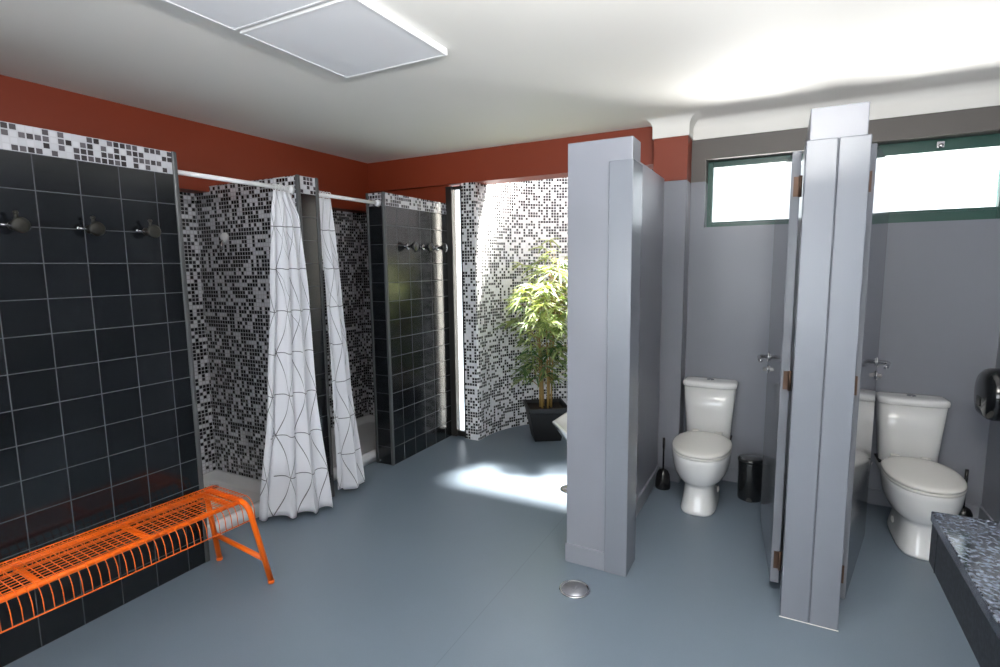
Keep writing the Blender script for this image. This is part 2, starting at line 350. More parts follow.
# coved cornice over the cubicles
def cornice():
    path = [(-0.83, 4.05), (-0.83, 3.87), (-0.605, 3.87), (-0.605, 4.05), (1.115, 4.05)]
    nrm = [(-1, 0), (0, -1), (1, 0), (0, -1)]
    prof = [(0.0, ZT), (0.008, ZT)]+[(0.008+0.065*(1-math.cos(a)), HC-0.065+0.065*math.sin(a)) for a in [PI/2*k/8 for k in range(9)]]+[(0.0, HC)]
    bm = B(); rings = []
    for i, p in enumerate(path):
        if i == 0: n = Vector(nrm[0])
        elif i == len(path)-1: n = Vector(nrm[-1])
        else:
            a, b = Vector(nrm[i-1]), Vector(nrm[i]); n = (a+b); n = n/ n.dot(a)
        rings.append([Vector((p[0]+n.x*d, p[1]+n.y*d, z)) for d, z in prof])
    loft(bm, rings)
    for f in bm.faces: f.smooth = True
    o = obj('trim_7', bm, 'ceiling'); m = o.modifiers.new('e', 'EDGE_SPLIT'); m.split_angle = math.radians(35); struct(o, 'white coved cornice')
cornice()
# cubicle partitions
struct(boxo('wall_nib', (-0.952, -0.635, 2.53, 2.68, 0, HP), 'grey', bevel=0.004), 'tall grey wall end between niche and toilet cubicles')
struct(boxo('wall_cubicle_left', (-0.85, -0.752, 2.68, 3.87, 0, HP), 'grey', bevel=0.003))
struct(boxo('trim_8', (-0.742, -0.628, 2.512, 2.70, 0, 2.035), 'gloss', bevel=0.004), 'left door jamb of the left cubicle')
struct(boxo('wall_cubicle_middle', (0.067, 0.262, 2.54, 4.05, 0, 2.16), 'grey', bevel=0.003), 'partition between the two cubicles')
struct(boxo('trim_9', (0.056, 0.1655, 2.52, 2.655, 0, 2.035), 'gloss', bevel=0.004), 'door jamb of the left cubicle')
struct(boxo('trim_10', (0.1685, 0.274, 2.52, 2.655, 0, 2.035), 'gloss', bevel=0.004), 'door jamb of the right cubicle')
struct(boxo('trim_17', (0.052, 0.276, 2.5175, 2.522, 0, 0.003), 'plaster'), 'thin pale sealant line at the foot of the middle jambs')
# baseboards
def bb(name, d):
    struct(boxo(name, d, 'grey', bevel=0.003))
bb('baseboard_nib', (-0.956, -0.742, 2.518, 2.53, 0, 0.10)); bb('baseboard_cubicle_left', (-0.752, -0.738, 2.70, 3.87, 0, 0.10))
bb('baseboard_pier', (-0.752, -0.595, 3.858, 3.87, 0, 0.10)); bb('baseboard_pier_side', (-0.605, -0.593, 3.87, 4.05, 0, 0.10))
bb('baseboard_back_left', (-0.593, 0.067, 4.038, 4.05, 0, 0.10)); bb('baseboard_back_right', (0.256, 1.115, 4.038, 4.05, 0, 0.10)); bb('baseboard_right', (1.103, 1.115, 2.4, 4.038, 0, 0.10))
bb('baseboard_middle_left', (0.055, 0.067, 2.66, 4.038, 0, 0.10)); bb('baseboard_middle_right', (0.256, 0.268, 2.66, 4.038, 0, 0.10))
# windows
def window(name, W, ft, fb, fs, yc, latch=False):
    xa, xb, za, zb = W; bm = B()
    box(bm, xa+0.003, xa+fs, yc-0.025, yc+0.025, za+0.003, zb-0.003); box(bm, xb-fs, xb-0.003, yc-0.025, yc+0.025, za+0.003, zb-0.003)
    box(bm, xa+fs, xb-fs, yc-0.025, yc+0.025, zb-ft, zb-0.003); box(bm, xa+fs, xb-fs, yc-0.025, yc+0.025, za+0.003, za+fb)
    f = struct(obj(name, bm, 'green', bevel=0.003), 'dark green framed high window')
    bm = B(); box(bm, xa+0.03, xb-0.03, yc-0.003, yc+0.003, za+0.03, zb-0.03); obj('window_pane', bm, 'glass', f)
    bm = B(); box(bm, xa+fs, xb-fs, yc-0.034, yc-0.025, za+fb-0.014, za+fb); box(bm, xa+fs, xb-fs, yc-0.034, yc-0.025, zb-ft, zb-ft+0.014)
    box(bm, xa+fs-0.014, xa+fs, yc-0.034, yc-0.025, za+fb, zb-ft); box(bm, xb-fs, xb-fs+0.014, yc-0.034, yc-0.025, za+fb, zb-ft); obj('window_sash', bm, 'green', f)
    if latch:
        bm = B(); xm = 0.79; box(bm, xm-0.018, xm+0.018, yc-0.04, yc-0.025, zb-ft+0.02, zb-ft+0.055); lathe(bm, [(0.001, -0.03), (0.011, -0.03), (0.013, -0.01), (0.008, 0.0)], (xm, yc-0.03, zb-ft+0.03), 'Y', 12); obj('window_latch', bm, 'chrome', f)
window('window_1', W1, 0.045, 0.04, 0.04, 4.175); window('window_2', W2, 0.075, 0.075, 0.03, 4.175, True)
# narrow full-height light beside the second shower
bm = B(); box(bm, -2.674, -2.612, 4.07, 4.135, 0, 2.262); box(bm, -2.52, -2.497, 4.06, 4.135, 0, 2.262); box(bm, -2.612, -2.52, 4.09, 4.135, 2.235, 2.262); box(bm, -2.612, -2.52, 4.09, 4.135, 0.0, 0.05)
w3 = struct(obj('window_3', bm, 'darkframe', bevel=0.003), 'narrow full-height window in a dark frame'); boxo('window_pane', (-2.615, -2.515, 4.108, 4.114, 0.045, 2.24), 'glass', w3)
# frame of the added rear window
bm = B()
for xa, xb, za, zb in ((-2.4, -2.34, 0.75, 2.35), (0.54, 0.6, 0.75, 2.35), (-2.34, 0.54, 0.75, 0.81), (-2.34, 0.54, 2.29, 2.35), (-0.93, -0.87, 0.81, 2.29)): box(bm, xa, xb, -1.76, -1.70, za, zb)
w4 = struct(obj('window_added', bm, 'green', bevel=0.003)); boxo('window_pane', (-2.34, 0.54, -1.733, -1.727, 0.81, 2.29), 'glass', w4)

# ---------------- ceiling light panels
def light_panel(x0, x1, y0, y1, label):
    t = thing('ceiling_light_panel', label, 'light panel', ((x0+x1)/2, (y0+y1)/2, HC), 0, None)
    hx, hy = (x1-x0)/2, (y1-y0)/2; fr = 0.014; zb = -0.03
    bm = B()
    for d in ((-hx, -hx+fr, -hy, hy), (hx-fr, hx, -hy, hy), (-hx+fr, hx-fr, -hy, -hy+fr), (-hx+fr, hx-fr, hy-fr, hy)): box(bm, *d, zb, 0)
    obj('frame', bm, 'whitemetal', t, bevel=0.002)
    bm = B(); box(bm, -hx+fr, hx-fr, -hy+fr, hy-fr, zb+0.002, -0.01); obj('diffuser', bm, 'panel', t)
light_panel(-2.01, -1.40, 1.565, 2.175, 'square white ceiling light panel nearer the planted niche')
light_panel(-2.01, -1.40, 0.935, 1.545, 'square white ceiling light panel cut off by the top edge of the photo')
# ---------------- shower trays
def tray(y0, y1, label, dloc):
    t = thing('shower_tray', label, 'shower tray', ((-3.68-2.83)/2, (y0+y1)/2, 0), 0, 'white shower trays')
    hx = (3.68-2.87)/2; cx = (-3.68-2.87)/2-t.location.x; hy = (y1-y0)/2-0.002
    bm = B(); h = 0.085; rim = 0.045; dz = 0.05
    def rr(hx, hy, z, r):
        out = []
        for sx, sy, a0 in ((1, 1, 0), (-1, 1, 90), (-1, -1, 180), (1, -1, 270)):
            for k in range(5):
                a = math.radians(a0+90*k/4); out.append(Vector((cx+sx*(hx-r)+r*math.cos(a), sy*(hy-r)+r*math.sin(a), z)))
        return out
    loft(bm, [rr(hx-0.002, hy, 0.0, 0.004), rr(hx-0.002, hy, h-0.008, 0.004), rr(hx-0.008, hy-0.006, h, 0.01), rr(hx-rim, hy-rim, h, 0.05), rr(hx-rim-0.015, hy-rim-0.015, h-dz+0.01, 0.05), rr(hx-rim-0.04, hy-rim-0.04, h-dz, 0.05)])
    obj('basin', bm, 'tray', t)
    bm = B(); lathe(bm, [(0.001, 0), (0.055, 0), (0.055, 0.006), (0.045, 0.010), (0.001, 0.010)], (0, 0, 0), 'Z', 24)
    obj('drain_cover', bm, 'chrome', t, loc=(dloc[0]-t.location.x, dloc[1]-t.location.y, h-dz))
    return t
t1 = tray(0.95, 2.417, 'white shower tray with a chrome drain, behind the orange bench', (-3.50, 2.24))
t2 = tray(2.578, 4.08, 'white shower tray mostly hidden behind the narrower curtain', (-3.45, 3.1))
# tray needs its front part only inside the opening: it sits under the front walls' inner face
for t in (t1, t2): pass
# ---------------- curtain rods
def rod(name_label, y0, y1, z0, z1):
    t = thing('curtain_rod', name_label, 'curtain rod', (-2.72, y0, z0), 0, 'white shower curtain rods'); d = y1-y0
    bm = B(); tube(bm, [(0, 0.002, 0), (0, d-0.002, z1-z0)], 0.0125, 12); obj('pole', bm, 'whitemetal', t)
    for yy, zz, s in ((0.0, 0, 1), (d, z1-z0, -1)):
        bm = B(); lathe(bm, [(0.001, 0.001*s), (0.026, 0.001*s), (0.024, 0.018*s), (0.015, 0.03*s), (0.001, 0.03*s)], (0, yy, zz), 'Y', 16); obj('end_flange', bm, 'whitemetal', t)
rod('white rod running from the bench wall to the shower divider', 1.66, 2.417, 2.045, 2.045)
rod('white rod running from the shower divider to the far tiled wall', 2.578, 3.222, 2.04, 2.04)
# ---------------- curtains
def curtain(keys, nf, label, ztop=2.05, seed=0, cloth=1.35, bulge=0.0):
    """keys: (height fraction down, x left, y left, x right, y right, hem z left, hem z right)"""
    rnd = random.Random(seed); NU, NV = 150, 56
    t = thing('shower_curtain', label, 'curtain', (keys[0][1], (keys[0][2]+keys[0][4])/2, 0), 0, None); L = t.location
    ph = [rnd.uniform(0, 6.28) for _ in range(6)]; bm = B(); uvl = bm.loops.layers.uv.new('UVMap'); G = []
    def at(v):
        for p, q in zip(keys, keys[1:]):
            if v <= q[0]:
                f = (v-p[0])/(q[0]-p[0]); f = f*f*(3-2*f)*0.5+f*0.5
                return [a+(b-a)*f for a, b in zip(p[1:5], q[1:5])]
        return list(keys[-1][1:5])
    zl, zr = keys[-1][5:7]
    for j in range(NV+1):
        v = j/NV; row = []; xl, yl, xr, yr = at(v); amp = 0.008+0.022*v**0.8
        for i in range(NU+1):
            u = i/NU; k = 2*PI*nf*u; zb = zl+(zr-zl)*min(1, u*2.2)
            wv = math.sin(k+ph[0]+0.4*math.sin(2*v+ph[1]))+0.35*math.sin(1.7*k+ph[2]+v*1.2)*(1-0.5*v)
            x = xl+(xr-xl)*u+bulge*math.sin(PI*u)*v+amp*wv; y = yl+(yr-yl)*(u+0.02*math.sin(2*k+ph[4]))
            z = ztop-(ztop-zb)*v+(0.012*math.sin(k+ph[5]))*v
            row.append((bm.verts.new((x-L.x, y-L.y, z)), u))
        G.append(row)
    for j in range(NV):
        for i in range(NU):
            q = [G[j][i], G[j][i+1], G[j+1][i+1], G[j+1][i]]; f = bm.faces.new([a[0] for a in q]); f.smooth = True
            for l, (a, vv) in zip(f.loops, ((q[0], j), (q[1], j), (q[2], j+1), (q[3], j+1))): l[uvl].uv = (a[1]*cloth+seed*0.07, 2.0*(1-vv/NV))
    o = obj('cloth', bm, 'curtain', t); s = o.modifiers.new('s', 'SOLIDIFY'); s.thickness = 0.0012
    for i in range(6):
        y = keys[0][2]+(keys[0][4]-keys[0][2])*(i+0.5)/6; bm = B(); tube(bm, [(0.019*math.cos(a), 0.004*math.sin(a*2+i), 0.019*math.sin(a)) for a in [2*PI*k/14 for k in range(14)]], 0.0025, 6, closed=True)
        obj('ring', bm, 'whitemetal', t, loc=(-2.72-L.x, y-L.y, 2.043))
curtain([(0, -2.72, 2.275, -2.72, 2.395), (0.08, -2.72, 2.245, -2.665, 2.412), (0.3, -2.71, 2.195, -2.62, 2.405), (0.62, -2.73, 2.14, -2.58, 2.375), (1, -2.79, 2.06, -2.52, 2.395, 0.035, 0.03)], 3, 'wide white curtain with thin geometric lines, nearer the orange bench', seed=1, ztop=2.025, cloth=0.75, bulge=0.05)
curtain([(0, -2.72, 2.60, -2.72, 2.735), (0.12, -2.70, 2.597, -2.68, 2.72), (0.3, -2.665, 2.585, -2.66, 2.725), (0.62, -2.64, 2.57, -2.62, 2.725), (1, -2.63, 2.56, -2.585, 2.775, 0.06, 0.05)], 2, 'narrow white curtain with thin geometric lines, beyond the shower divider', seed=3, ztop=2.02, cloth=0.5, bulge=0.05)
# ---------------- shower valve
t = thing('shower_valve', 'small round white shower valve on the mosaic divider wall', 'shower valve', (-3.38, 2.417, 1.775))
bm = B(); lathe(bm, [(0.001, -0.002), (0.034, -0.002), (0.032, -0.02), (0.02, -0.03), (0.001, -0.034)], (0, 0, 0), 'Y', 20); obj('rosette', bm, 'whitemetal', t)
bm = B(); tube(bm, [(0, -0.025, -0.015), (0.003, -0.04, -0.05), (0.006, -0.045, -0.085)], [0.007, 0.008, 0.011], 10); obj('spout', bm, 'chrome', t)

# ---------------- coat hooks
def hook(label, loc, group):
    t = thing('coat_hook', label, 'coat hook', loc, 0, group)
    bm = B(); lathe(bm, [(0.001, 0.001), (0.019, 0.001), (0.019, 0.006), (0.008, 0.012), (0.008, 0.03), (0.014, 0.04), (0.030, 0.062), (0.031, 0.067), (0.022, 0.070), (0.001, 0.071)], (0, 0, 0), 'X', 20); obj('knob', bm, 'pewter', t)
    bm = B(); tube(bm, [(0.03, 0.0, 0.008), (0.045, -0.004, 0.028), (0.05, -0.006, 0.046)], [0.008, 0.008, 0.006], 10); lathe(bm, [(0.001, -0.008), (0.007, -0.006), (0.010, 0), (0.007, 0.006), (0.001, 0.008)], (0.05, -0.006, 0.048), 'Z', 12); obj('prong', bm, 'pewter', t)
    bm = B(); tube(bm, [(0.012, 0.0, 0.0), (0.02, -0.05, 0.002)], 0.003, 8); lathe(bm, [(0.001, -0.006), (0.006, -0.004), (0.008, 0), (0.006, 0.004), (0.001, 0.006)], (0.02, -0.052, 0.002), 'Y', 12); obj('peg', bm, 'chrome', t)
    return t
hk = hook('dark metal coat hook at the left edge of the photo, above the bench', (-2.67, 1.00, 1.735), 'coat hooks above the bench')
dup(hk, (-2.67, 1.262, 1.735), 'middle one of the three dark coat hooks above the bench')
dup(hk, (-2.67, 1.498, 1.737), 'dark coat hook above the bench, nearest the first shower')
def hook2(label, loc):
    t = thing('coat_hook', label, 'coat hook', loc, 0, 'coat hooks on the far tiled wall')
    bm = B(); lathe(bm, [(0.001, 0.001), (0.024, 0.001), (0.024, 0.008), (0.001, 0.010)], (0, 0, 0), 'X', 20); obj('backplate', bm, 'chrome', t)
    bm = B(); lathe(bm, [(0.001, 0.008), (0.010, 0.008), (0.010, 0.022), (0.018, 0.04), (0.038, 0.075), (0.039, 0.080), (0.03, 0.084), (0.001, 0.085)], (0, 0, 0), 'X', 20); obj('knob', bm, 'blackgloss', t)
    bm = B(); tube(bm, [(0.012, 0, 0.0), (0.014, -0.07, 0.0)], 0.003, 8); obj('peg', bm, 'chrome', t)
    return t
h2 = hook2('flared black hook on the far tiled wall, nearest the second shower', (-2.67, 3.50, 1.725))
dup(h2, (-2.67, 3.71, 1.725), 'flared black hook on the far tiled wall, middle of its row')
dup(h2, (-2.67, 3.92, 1.725), 'flared black hook on the far tiled wall, nearest the narrow window')

# ---------------- orange bench
def bench():
    Y0, Y1, Z = -0.72, 0.645, 0.44
    t = thing('wire_bench', 'orange tubular bench with a wire grid seat against the charcoal tiles', 'bench', (-2.43, 1.0, 0), math.radians(-2.8))
    V = Vector
    for x in (-0.12, 0.12):
        bm = B(); tube(bm, [V((x, Y0+0.05, Z)), V((x, Y1-0.05, Z))], 0.0115, 10); obj('rail', bm, 'orange', t)
    for sg, yt, yf in ((1, Y1-0.035, Y1+0.045), (-1, Y0+0.045, Y0-0.03)):
        f0 = V((-0.232, yf, 0.012)); f1 = V((0.20, yf, 0.012)); a = V((-0.172, yt, Z)); b = V((0.175, yt, Z)); r = 0.055; pts = [f0]
        for c, other, foot in ((a, b, f0), (b, a, f1)):
            d1 = (foot-c).normalized(); d2 = (other-c).normalized(); seg = [c+d1*r*(1-k/7)**2+d2*r*(k/7)**2 for k in range(8)]
            pts += seg if c is a else seg[::-1]
        pts.append(f1); bm = B(); tube(bm, pts, 0.0135, 12); fr = obj('leg_frame', bm, 'orange', t)
        lerp = lambda a, b, z: a+(b-a)*((z-a.z)/(b.z-a.z))
        bm = B(); tube(bm, [lerp(pts[0], pts[1], 0.165), lerp(pts[-1], pts[-2], 0.135)], 0.0125, 10); obj('stretcher', bm, 'orange', t)
        for f in (pts[0], pts[-1]):
            bm = B(); lathe(bm, [(0.001, 0), (0.015, 0), (0.016, 0.014), (0.001, 0.016)], (f.x, f.y, 0), 'Z', 12); obj('foot_cap', bm, 'orange', fr)
    for y in (-0.54, -0.17, 0.20, 0.57):
        bm = B(); tube(bm, [V((-0.12, y, Z-0.004)), V((0.12, y, Z-0.004))], 0.011, 10); obj('crossbar', bm, 'orange', t)
    bm = B(); n = 46; zt = Z+0.0135
    for i in range(n+1):
        y = Y0+(Y1-Y0)*i/n
        pts = [(-0.185, y, Z-0.06), (-0.184, y, Z-0.02), (-0.175, y, Z+0.0), (-0.155, y, zt-0.003), (-0.12, y, zt), (0, y, zt), (0.12, y, zt), (0.14, y, zt-0.006), (0.158, y, Z-0.010), (0.170, y, Z-0.035), (0.175, y, Z-0.085)]
        tube(bm, pts, 0.0017, 6)
    for x, z, r in [(-0.12+0.24*k/10, zt+0.003, 0.0015) for k in range(11)]+[(-0.146, zt, 0.0015), (-0.165, Z+0.008, 0.0015), (-0.186, Z-0.012, 0.0015), (0.177, Z-0.086, 0.0026), (-0.187, Z-0.06, 0.0026)]:
        tube(bm, [(x, Y0, z), (x, Y1, z)], r, 6)
    obj('wire_grid', bm, 'orange', t)
bench()

# ---------------- doors of the cubicles
def door(name, hinge, ang, wid, side, label):
    """leaf runs from the hinge along +y (turned by ang); side=-1: visible face towards -x"""
    e = bpy.data.objects.new(name, None); C.objects.link(e); e.location = (hinge[0], hinge[1], 0); e.rotation_euler = (0, 0, ang); struct(e, label)
    th = 0.036; x0, x1 = (-th, 0) if side < 0 else (0, th)
    bm = B(); box(bm, x0, x1, 0, wid, 0.055, 2.03); obj('leaf', bm, 'door', e, bevel=0.002)
    for z in (0.17, 1.03, 1.88):
        bm = B(); hx = 0.0 if side < 0 else 0.0
        lathe(bm, [(0.001, -0.045), (0.007, -0.045), (0.007, 0.045), (0.001, 0.045)], (hx, -0.008, z), 'Z', 10)
        bx = (-0.026, 0.0) if side < 0 else (0.0, 0.026); box(bm, bx[0], bx[1], -0.0035, -0.0005, z-0.042, z+0.042); obj('hinge', bm, 'brass', e)
    for s, fx in ((-1, x0), (1, x1)):
        yy = wid-0.06; bm = B()
        lathe(bm, [(0.001, 0), (0.026, 0), (0.026, s*0.006), (0.011, s*0.009), (0.011, s*0.045), (0.001, s*0.047)], (fx, yy, 1.035), 'X', 20)
        h = obj('handle_rose', bm, 'chrome', e); bm = B()
        tube(bm, [(fx+s*0.040, yy, 1.035), (fx+s*0.05, yy-0.012, 1.035), (fx+s*0.052, yy-0.06, 1.034), (fx+s*0.05, yy-0.118, 1.03), (fx+s*0.044, yy-0.124, 1.03)], [0.010, 0.010, 0.0085, 0.009, 0.007], 10); obj('lever', bm, 'chrome', h)
        bm = B(); lathe(bm, [(0.001, 0), (0.024, 0), (0.024, s*0.006), (0.008, s*0.008), (0.001, s*0.008)], (fx, yy, 0.965), 'X', 18); box(bm, min(fx, fx+s*0.026), max(fx, fx+s*0.026), yy-0.006, yy+0.006, 0.955, 0.975); obj('lock_turn', bm, 'chrome', e)
door('door_1', (0.046, 2.70), math.radians(5.6), 0.69, -1, 'glossy grey door of the left cubicle standing open')
door('door_2', (0.276, 2.70), math.radians(-12.0), 0.745, 1, 'glossy grey door of the right cubicle standing open')

# ---------------- toilets (local: back at y=0, front towards -y)
def toilet():
    t = thing('toilet', '', 'toilet', (0, 0, 0), 0, 'white toilets with cisterns')
    bm = B()
    R = []
    for z, hw, hwb, dp in ((0.348, 0.138, 0.150, 0.148), (0.355, 0.145, 0.155, 0.155), (0.55, 0.157, 0.168, 0.165), (0.712, 0.168, 0.178, 0.175)):
        ring = []; n = 40
        for k in range(n):
            a = 2*PI*k/n; c, s = math.cos(a), math.sin(a); x = hw*math.copysign(abs(c)**(2/5.0), c)
            y = math.copysign(abs(s)**(2/5.0), s)*dp/2
            if s < 0: y = -(dp/2)*(abs(s)**0.28)*(1.0+0.16*(1-(x/hw)**2))
            ring.append(Vector((x, y-dp/2-0.008, z)))
        R.append(ring)
    loft(bm, R); obj('cistern', bm, 'porcelain', t)
    bm = B(); R = []
    for z, g in ((0.712, 0.002), (0.718, 0.007), (0.738, 0.008), (0.748, 0.003), (0.752, -0.010), (0.753, -0.05)):
        ring = []; hw = 0.169+g; dp = 0.175+2*g; n = 40
        for k in range(n):
            a = 2*PI*k/n; c, s = math.cos(a), math.sin(a); x = hw*math.copysign(abs(c)**(2/5.0), c)
            y = math.copysign(abs(s)**(2/5.0), s)*dp/2
            if s < 0: y = -(dp/2)*(abs(s)**0.28)*(1.0+0.16*(1-(x/hw)**2))
            ring.append(Vector((x, y-0.0875-0.012, z)))
        R.append(ring)
    loft(bm, R); ld = obj('cistern_lid', bm, 'porcelain', t)
    bm = B(); lathe(bm, [(0.001, 0.751), (0.024, 0.751), (0.024, 0.757), (0.020, 0.759), (0.001, 0.759)], (0, -0.10, 0), 'Z', 20); obj('flush_button', bm, 'chrome', ld)
    # bowl and pedestal: one continuous loft
    bm = B(); cy = -0.40
    prof = [  # z, half width, reach front, reach back, centre y, exponent
        (0.0, 0.112, 0.205, 0.30, -0.44, 3.0), (0.012, 0.113, 0.207, 0.30, -0.44, 3.0), (0.03, 0.108, 0.200, 0.29, -0.44, 3.0), (0.10, 0.099, 0.180, 0.27, -0.435, 2.9), (0.165, 0.095, 0.168, 0.27, -0.43, 2.8),
        (0.178, 0.099, 0.172, 0.27, -0.43, 2.6), (0.195, 0.122, 0.198, 0.265, -0.43, 2.4), (0.222, 0.148, 0.230, 0.26, -0.425, 2.25), (0.26, 0.168, 0.256, 0.25, -0.42, 2.2), (0.31, 0.179, 0.272, 0.24, -0.42, 2.2), (0.35, 0.183, 0.279, 0.235, -0.42, 2.2), (0.372, 0.183, 0.280, 0.23, -0.42, 2.2), (0.379, 0.179, 0.276, 0.225, -0.42, 2.2)]
    loft(bm, [oval(0, p[4], p[0], p[1], p[2], p[3], p[5], 40) for p in prof]); obj('bowl', bm, 'porcelain', t)
    bm = B(); box(bm, -0.145, 0.145, -0.27, -0.012, 0.285, 0.344); obj('cistern_shelf', bm, 'porcelain', t, bevel=0.02, segs=4)
    bm = B(); box(bm, -0.15, 0.15, -0.17, -0.02, 0.338, 0.3475); obj('cistern_gasket', bm, 'rubber', t, bevel=0.002)
    bm = B(); loft(bm, [oval(0, -0.42, z, 0.185-g, 0.284-g, 0.215-g, 2.25, 40) for z, g in ((0.380, 0.008), (0.383, 0.001), (0.392, 0.0), (0.396, 0.006))]); obj('seat', bm, 'seatplastic', t)
    bm = B(); loft(bm, [oval(0, -0.42, z, 0.185-g, 0.284-g, 0.222-g, 2.25, 40) for z, g in ((0.3985, 0.009), (0.402, -0.001), (0.411, 0.0), (0.417, 0.008), (0.421, 0.03), (0.424, 0.08), (0.425, 0.15))]); obj('seat_lid', bm, 'seatplastic', t)
    for s in (-1, 1):
        bm = B(); tube(bm, [(s*0.075-0.022, -0.187, 0.408), (s*0.075+0.022, -0.187, 0.408)], 0.011, 10); obj('seat_hinge', bm, 'seatplastic', t)
        bm = B(); lathe(bm, [(0.001, 0.0), (0.023, 0.0), (0.021, s*0.006), (0.008, s*0.010), (0.001, s*0.011)], (s*0.101, -0.36, 0.085), 'X', 16); obj('bolt_cap', bm, 'seatplastic', t)
    for ch in t.children:
        if ch.name.split('.')[0] in ('bowl', 'seat', 'seat_lid', 'bolt_cap'):
            for v in ch.data.vertices:
                f = min(1.0, max(0.0, (-v.co.y-0.20)/0.2)); v.co.x *= 1-0.035*f; v.co.y -= 0.03*f; v.co.z -= 0.010*min(1, v.co.z/0.2)
        if ch.name.startswith('seat_hinge'):
            for v in ch.data.vertices: v.co.z -= 0.01
    return t
T = toilet(); T.location = (-0.418, 4.045, 0); T['label'] = 'white toilet in the left cubicle, beside the black pedal bin'
T2 = dup(T, (0.712, 4.04, 0), 'white toilet in the right cubicle, behind the granite counter', math.radians(1.6))
# supply hose for the right toilet
t = thing('water_supply_valve', 'small angle valve and chrome hose on the wall left of the right toilet', 'valve', (0.47, 4.038, 0.30))
bm = B(); lathe(bm, [(0.001, 0), (0.022, 0), (0.022, -0.006), (0.009, -0.01), (0.009, -0.05), (0.001, -0.05)], (0, 0, 0), 'Y', 16); obj('valve_body', bm, 'chrome', t)
bm = B(); lathe(bm, [(0.001, -0.045), (0.013, -0.045), (0.014, -0.075), (0.001, -0.077)], (0, 0, 0), 'Y', 12); obj('valve_knob', bm, 'black', t)
bm = B(); tube(bm, [(0, -0.035, 0.0), (0.02, -0.04, -0.035), (0.06, -0.045, -0.045), (0.075, -0.05, -0.03), (0.082, -0.05, 0.0)], 0.005, 8); obj('hose', bm, 'chrome', t)

# ---------------- toilet brushes
def brush(loc, label):
    t = thing('toilet_brush', label, 'toilet brush', loc, 0, 'black toilet brushes')
    bm = B(); lathe(bm, [(0.001, 0), (0.050, 0), (0.052, 0.012), (0.050, 0.05), (0.044, 0.10), (0.032, 0.125), (0.018, 0.134), (0.001, 0.134)], (0, 0, 0), 'Z', 24); obj('holder', bm, 'black', t)
    bm = B(); tube(bm, [(0, 0, 0.13), (0, 0, 0.27), (0, 0, 0.30), (0, 0, 0.36)], [0.006, 0.006, 0.009, 0.0085], 10); obj('handle', bm, 'black', t)
    return t
b1 = brush((-0.683, 3.72, 0), 'black toilet brush in its holder at the foot of the grey pier')
dup(b1, (0.99, 3.88, 0), 'black toilet brush half hidden behind the right toilet')
# ---------------- bin
t = thing('pedal_bin', 'small round black bin with a lid on the floor of the left cubicle', 'bin', (-0.132, 3.80, 0))
bm = B(); lathe(bm, [(0.001, 0), (0.074, 0), (0.076, 0.012), (0.079, 0.25), (0.079, 0.256)], (0, 0, 0), 'Z', 32); obj('bucket', bm, 'blackgloss', t)
bm = B(); lathe(bm, [(0.001, 0.257), (0.082, 0.257), (0.083, 0.270), (0.078, 0.278), (0.055, 0.283), (0.001, 0.285)], (0, 0, 0), 'Z', 32); obj('lid', bm, 'blackgloss', t)
bm = B(); box(bm, -0.018, 0.018, -0.092, -0.070, 0.006, 0.016); obj('pedal', bm, 'black', t, bevel=0.002)
# ---------------- paper dispenser
t = thing('paper_dispenser', 'round glossy black paper dispenser on the right wall', 'dispenser', (1.115, 3.60, 0.86))
bm = B()
def dring(x, r):
    out = []
    for k in range(40):
        a = 2*PI*k/40; y, z = r*math.cos(a), r*math.sin(a); z = max(z, -r*0.86); out.append(Vector((x, y, z)))
    return out
loft(bm, [dring(-0.001, 0.138), dring(-0.06, 0.140)]); obj('back_housing', bm, 'black', t)
bm = B(); loft(bm, [dring(-0.062, 0.141), dring(-0.135, 0.141), dring(-0.155, 0.134), dring(-0.17, 0.115), dring(-0.176, 0.07), dring(-0.178, 0.01)]); cv_ = obj('cover', bm, 'blackgloss', t)
bm = B(); box(bm, -0.181, -0.172, -0.03, 0.03, -0.06, -0.01); obj('sight_window', bm, 'black', cv_, bevel=0.003)
# ---------------- granite counter
t = thing('granite_counter', 'polished speckled granite vanity counter in the lower right corner', 'counter', (0.76, 0.6, 0))
bm = B(); box(bm, 0.402-0.76, 1.113-0.76, -1.2, 1.848-0.6, 0.82, 0.85); obj('countertop', bm, 'granite', t, bevel=0.003)
bm = B(); box(bm, 0.406-0.76, 0.426-0.76, -1.2, 1.845-0.6, 0.70, 0.8195); box(bm, 0.404-0.76, 0.406-0.76, 1.775-0.6, 1.779-0.6, 0.70, 0.8195); obj('apron', bm, 'granite_shaded', t, bevel=0.002)
bm = B(); box(bm, 0.427-0.76, 1.113-0.76, 1.825-0.6, 1.845-0.6, 0.70, 0.8195); obj('end_apron', bm, 'granite_shaded', t, bevel=0.002)
for yy in (-1.0, 1.1):
    bm = B(); box(bm, 0.80-0.76, 1.113-0.76, yy, yy+0.04, 0.0, 0.8195); obj('support_panel', bm, 'granite', t, bevel=0.002)
# ---------------- floor drain
t = thing('floor_drain', 'round shiny floor drain cover beside the tall grey wall end', 'drain', (-0.824, 2.305, 0))
bm = B(); lathe(bm, [(0.05, 0.0005), (0.076, 0.0005), (0.075, 0.004), (0.070, 0.006), (0.066, 0.004), (0.062, 0.0005)], (0, 0, 0), 'Z', 36); obj('rim', bm, 'chrome', t)
bm = B(); lathe(bm, [(0.001, 0.0008), (0.061, 0.0008), (0.061, 0.004), (0.001, 0.006)], (0, 0, 0), 'Z', 36); box(bm, -0.004, 0.004, -0.02, 0.02, 0.006, 0.009); obj('cover', bm, mat('drain_steel', rgb(140, 142, 150), 0.35, metal=0.5), t)
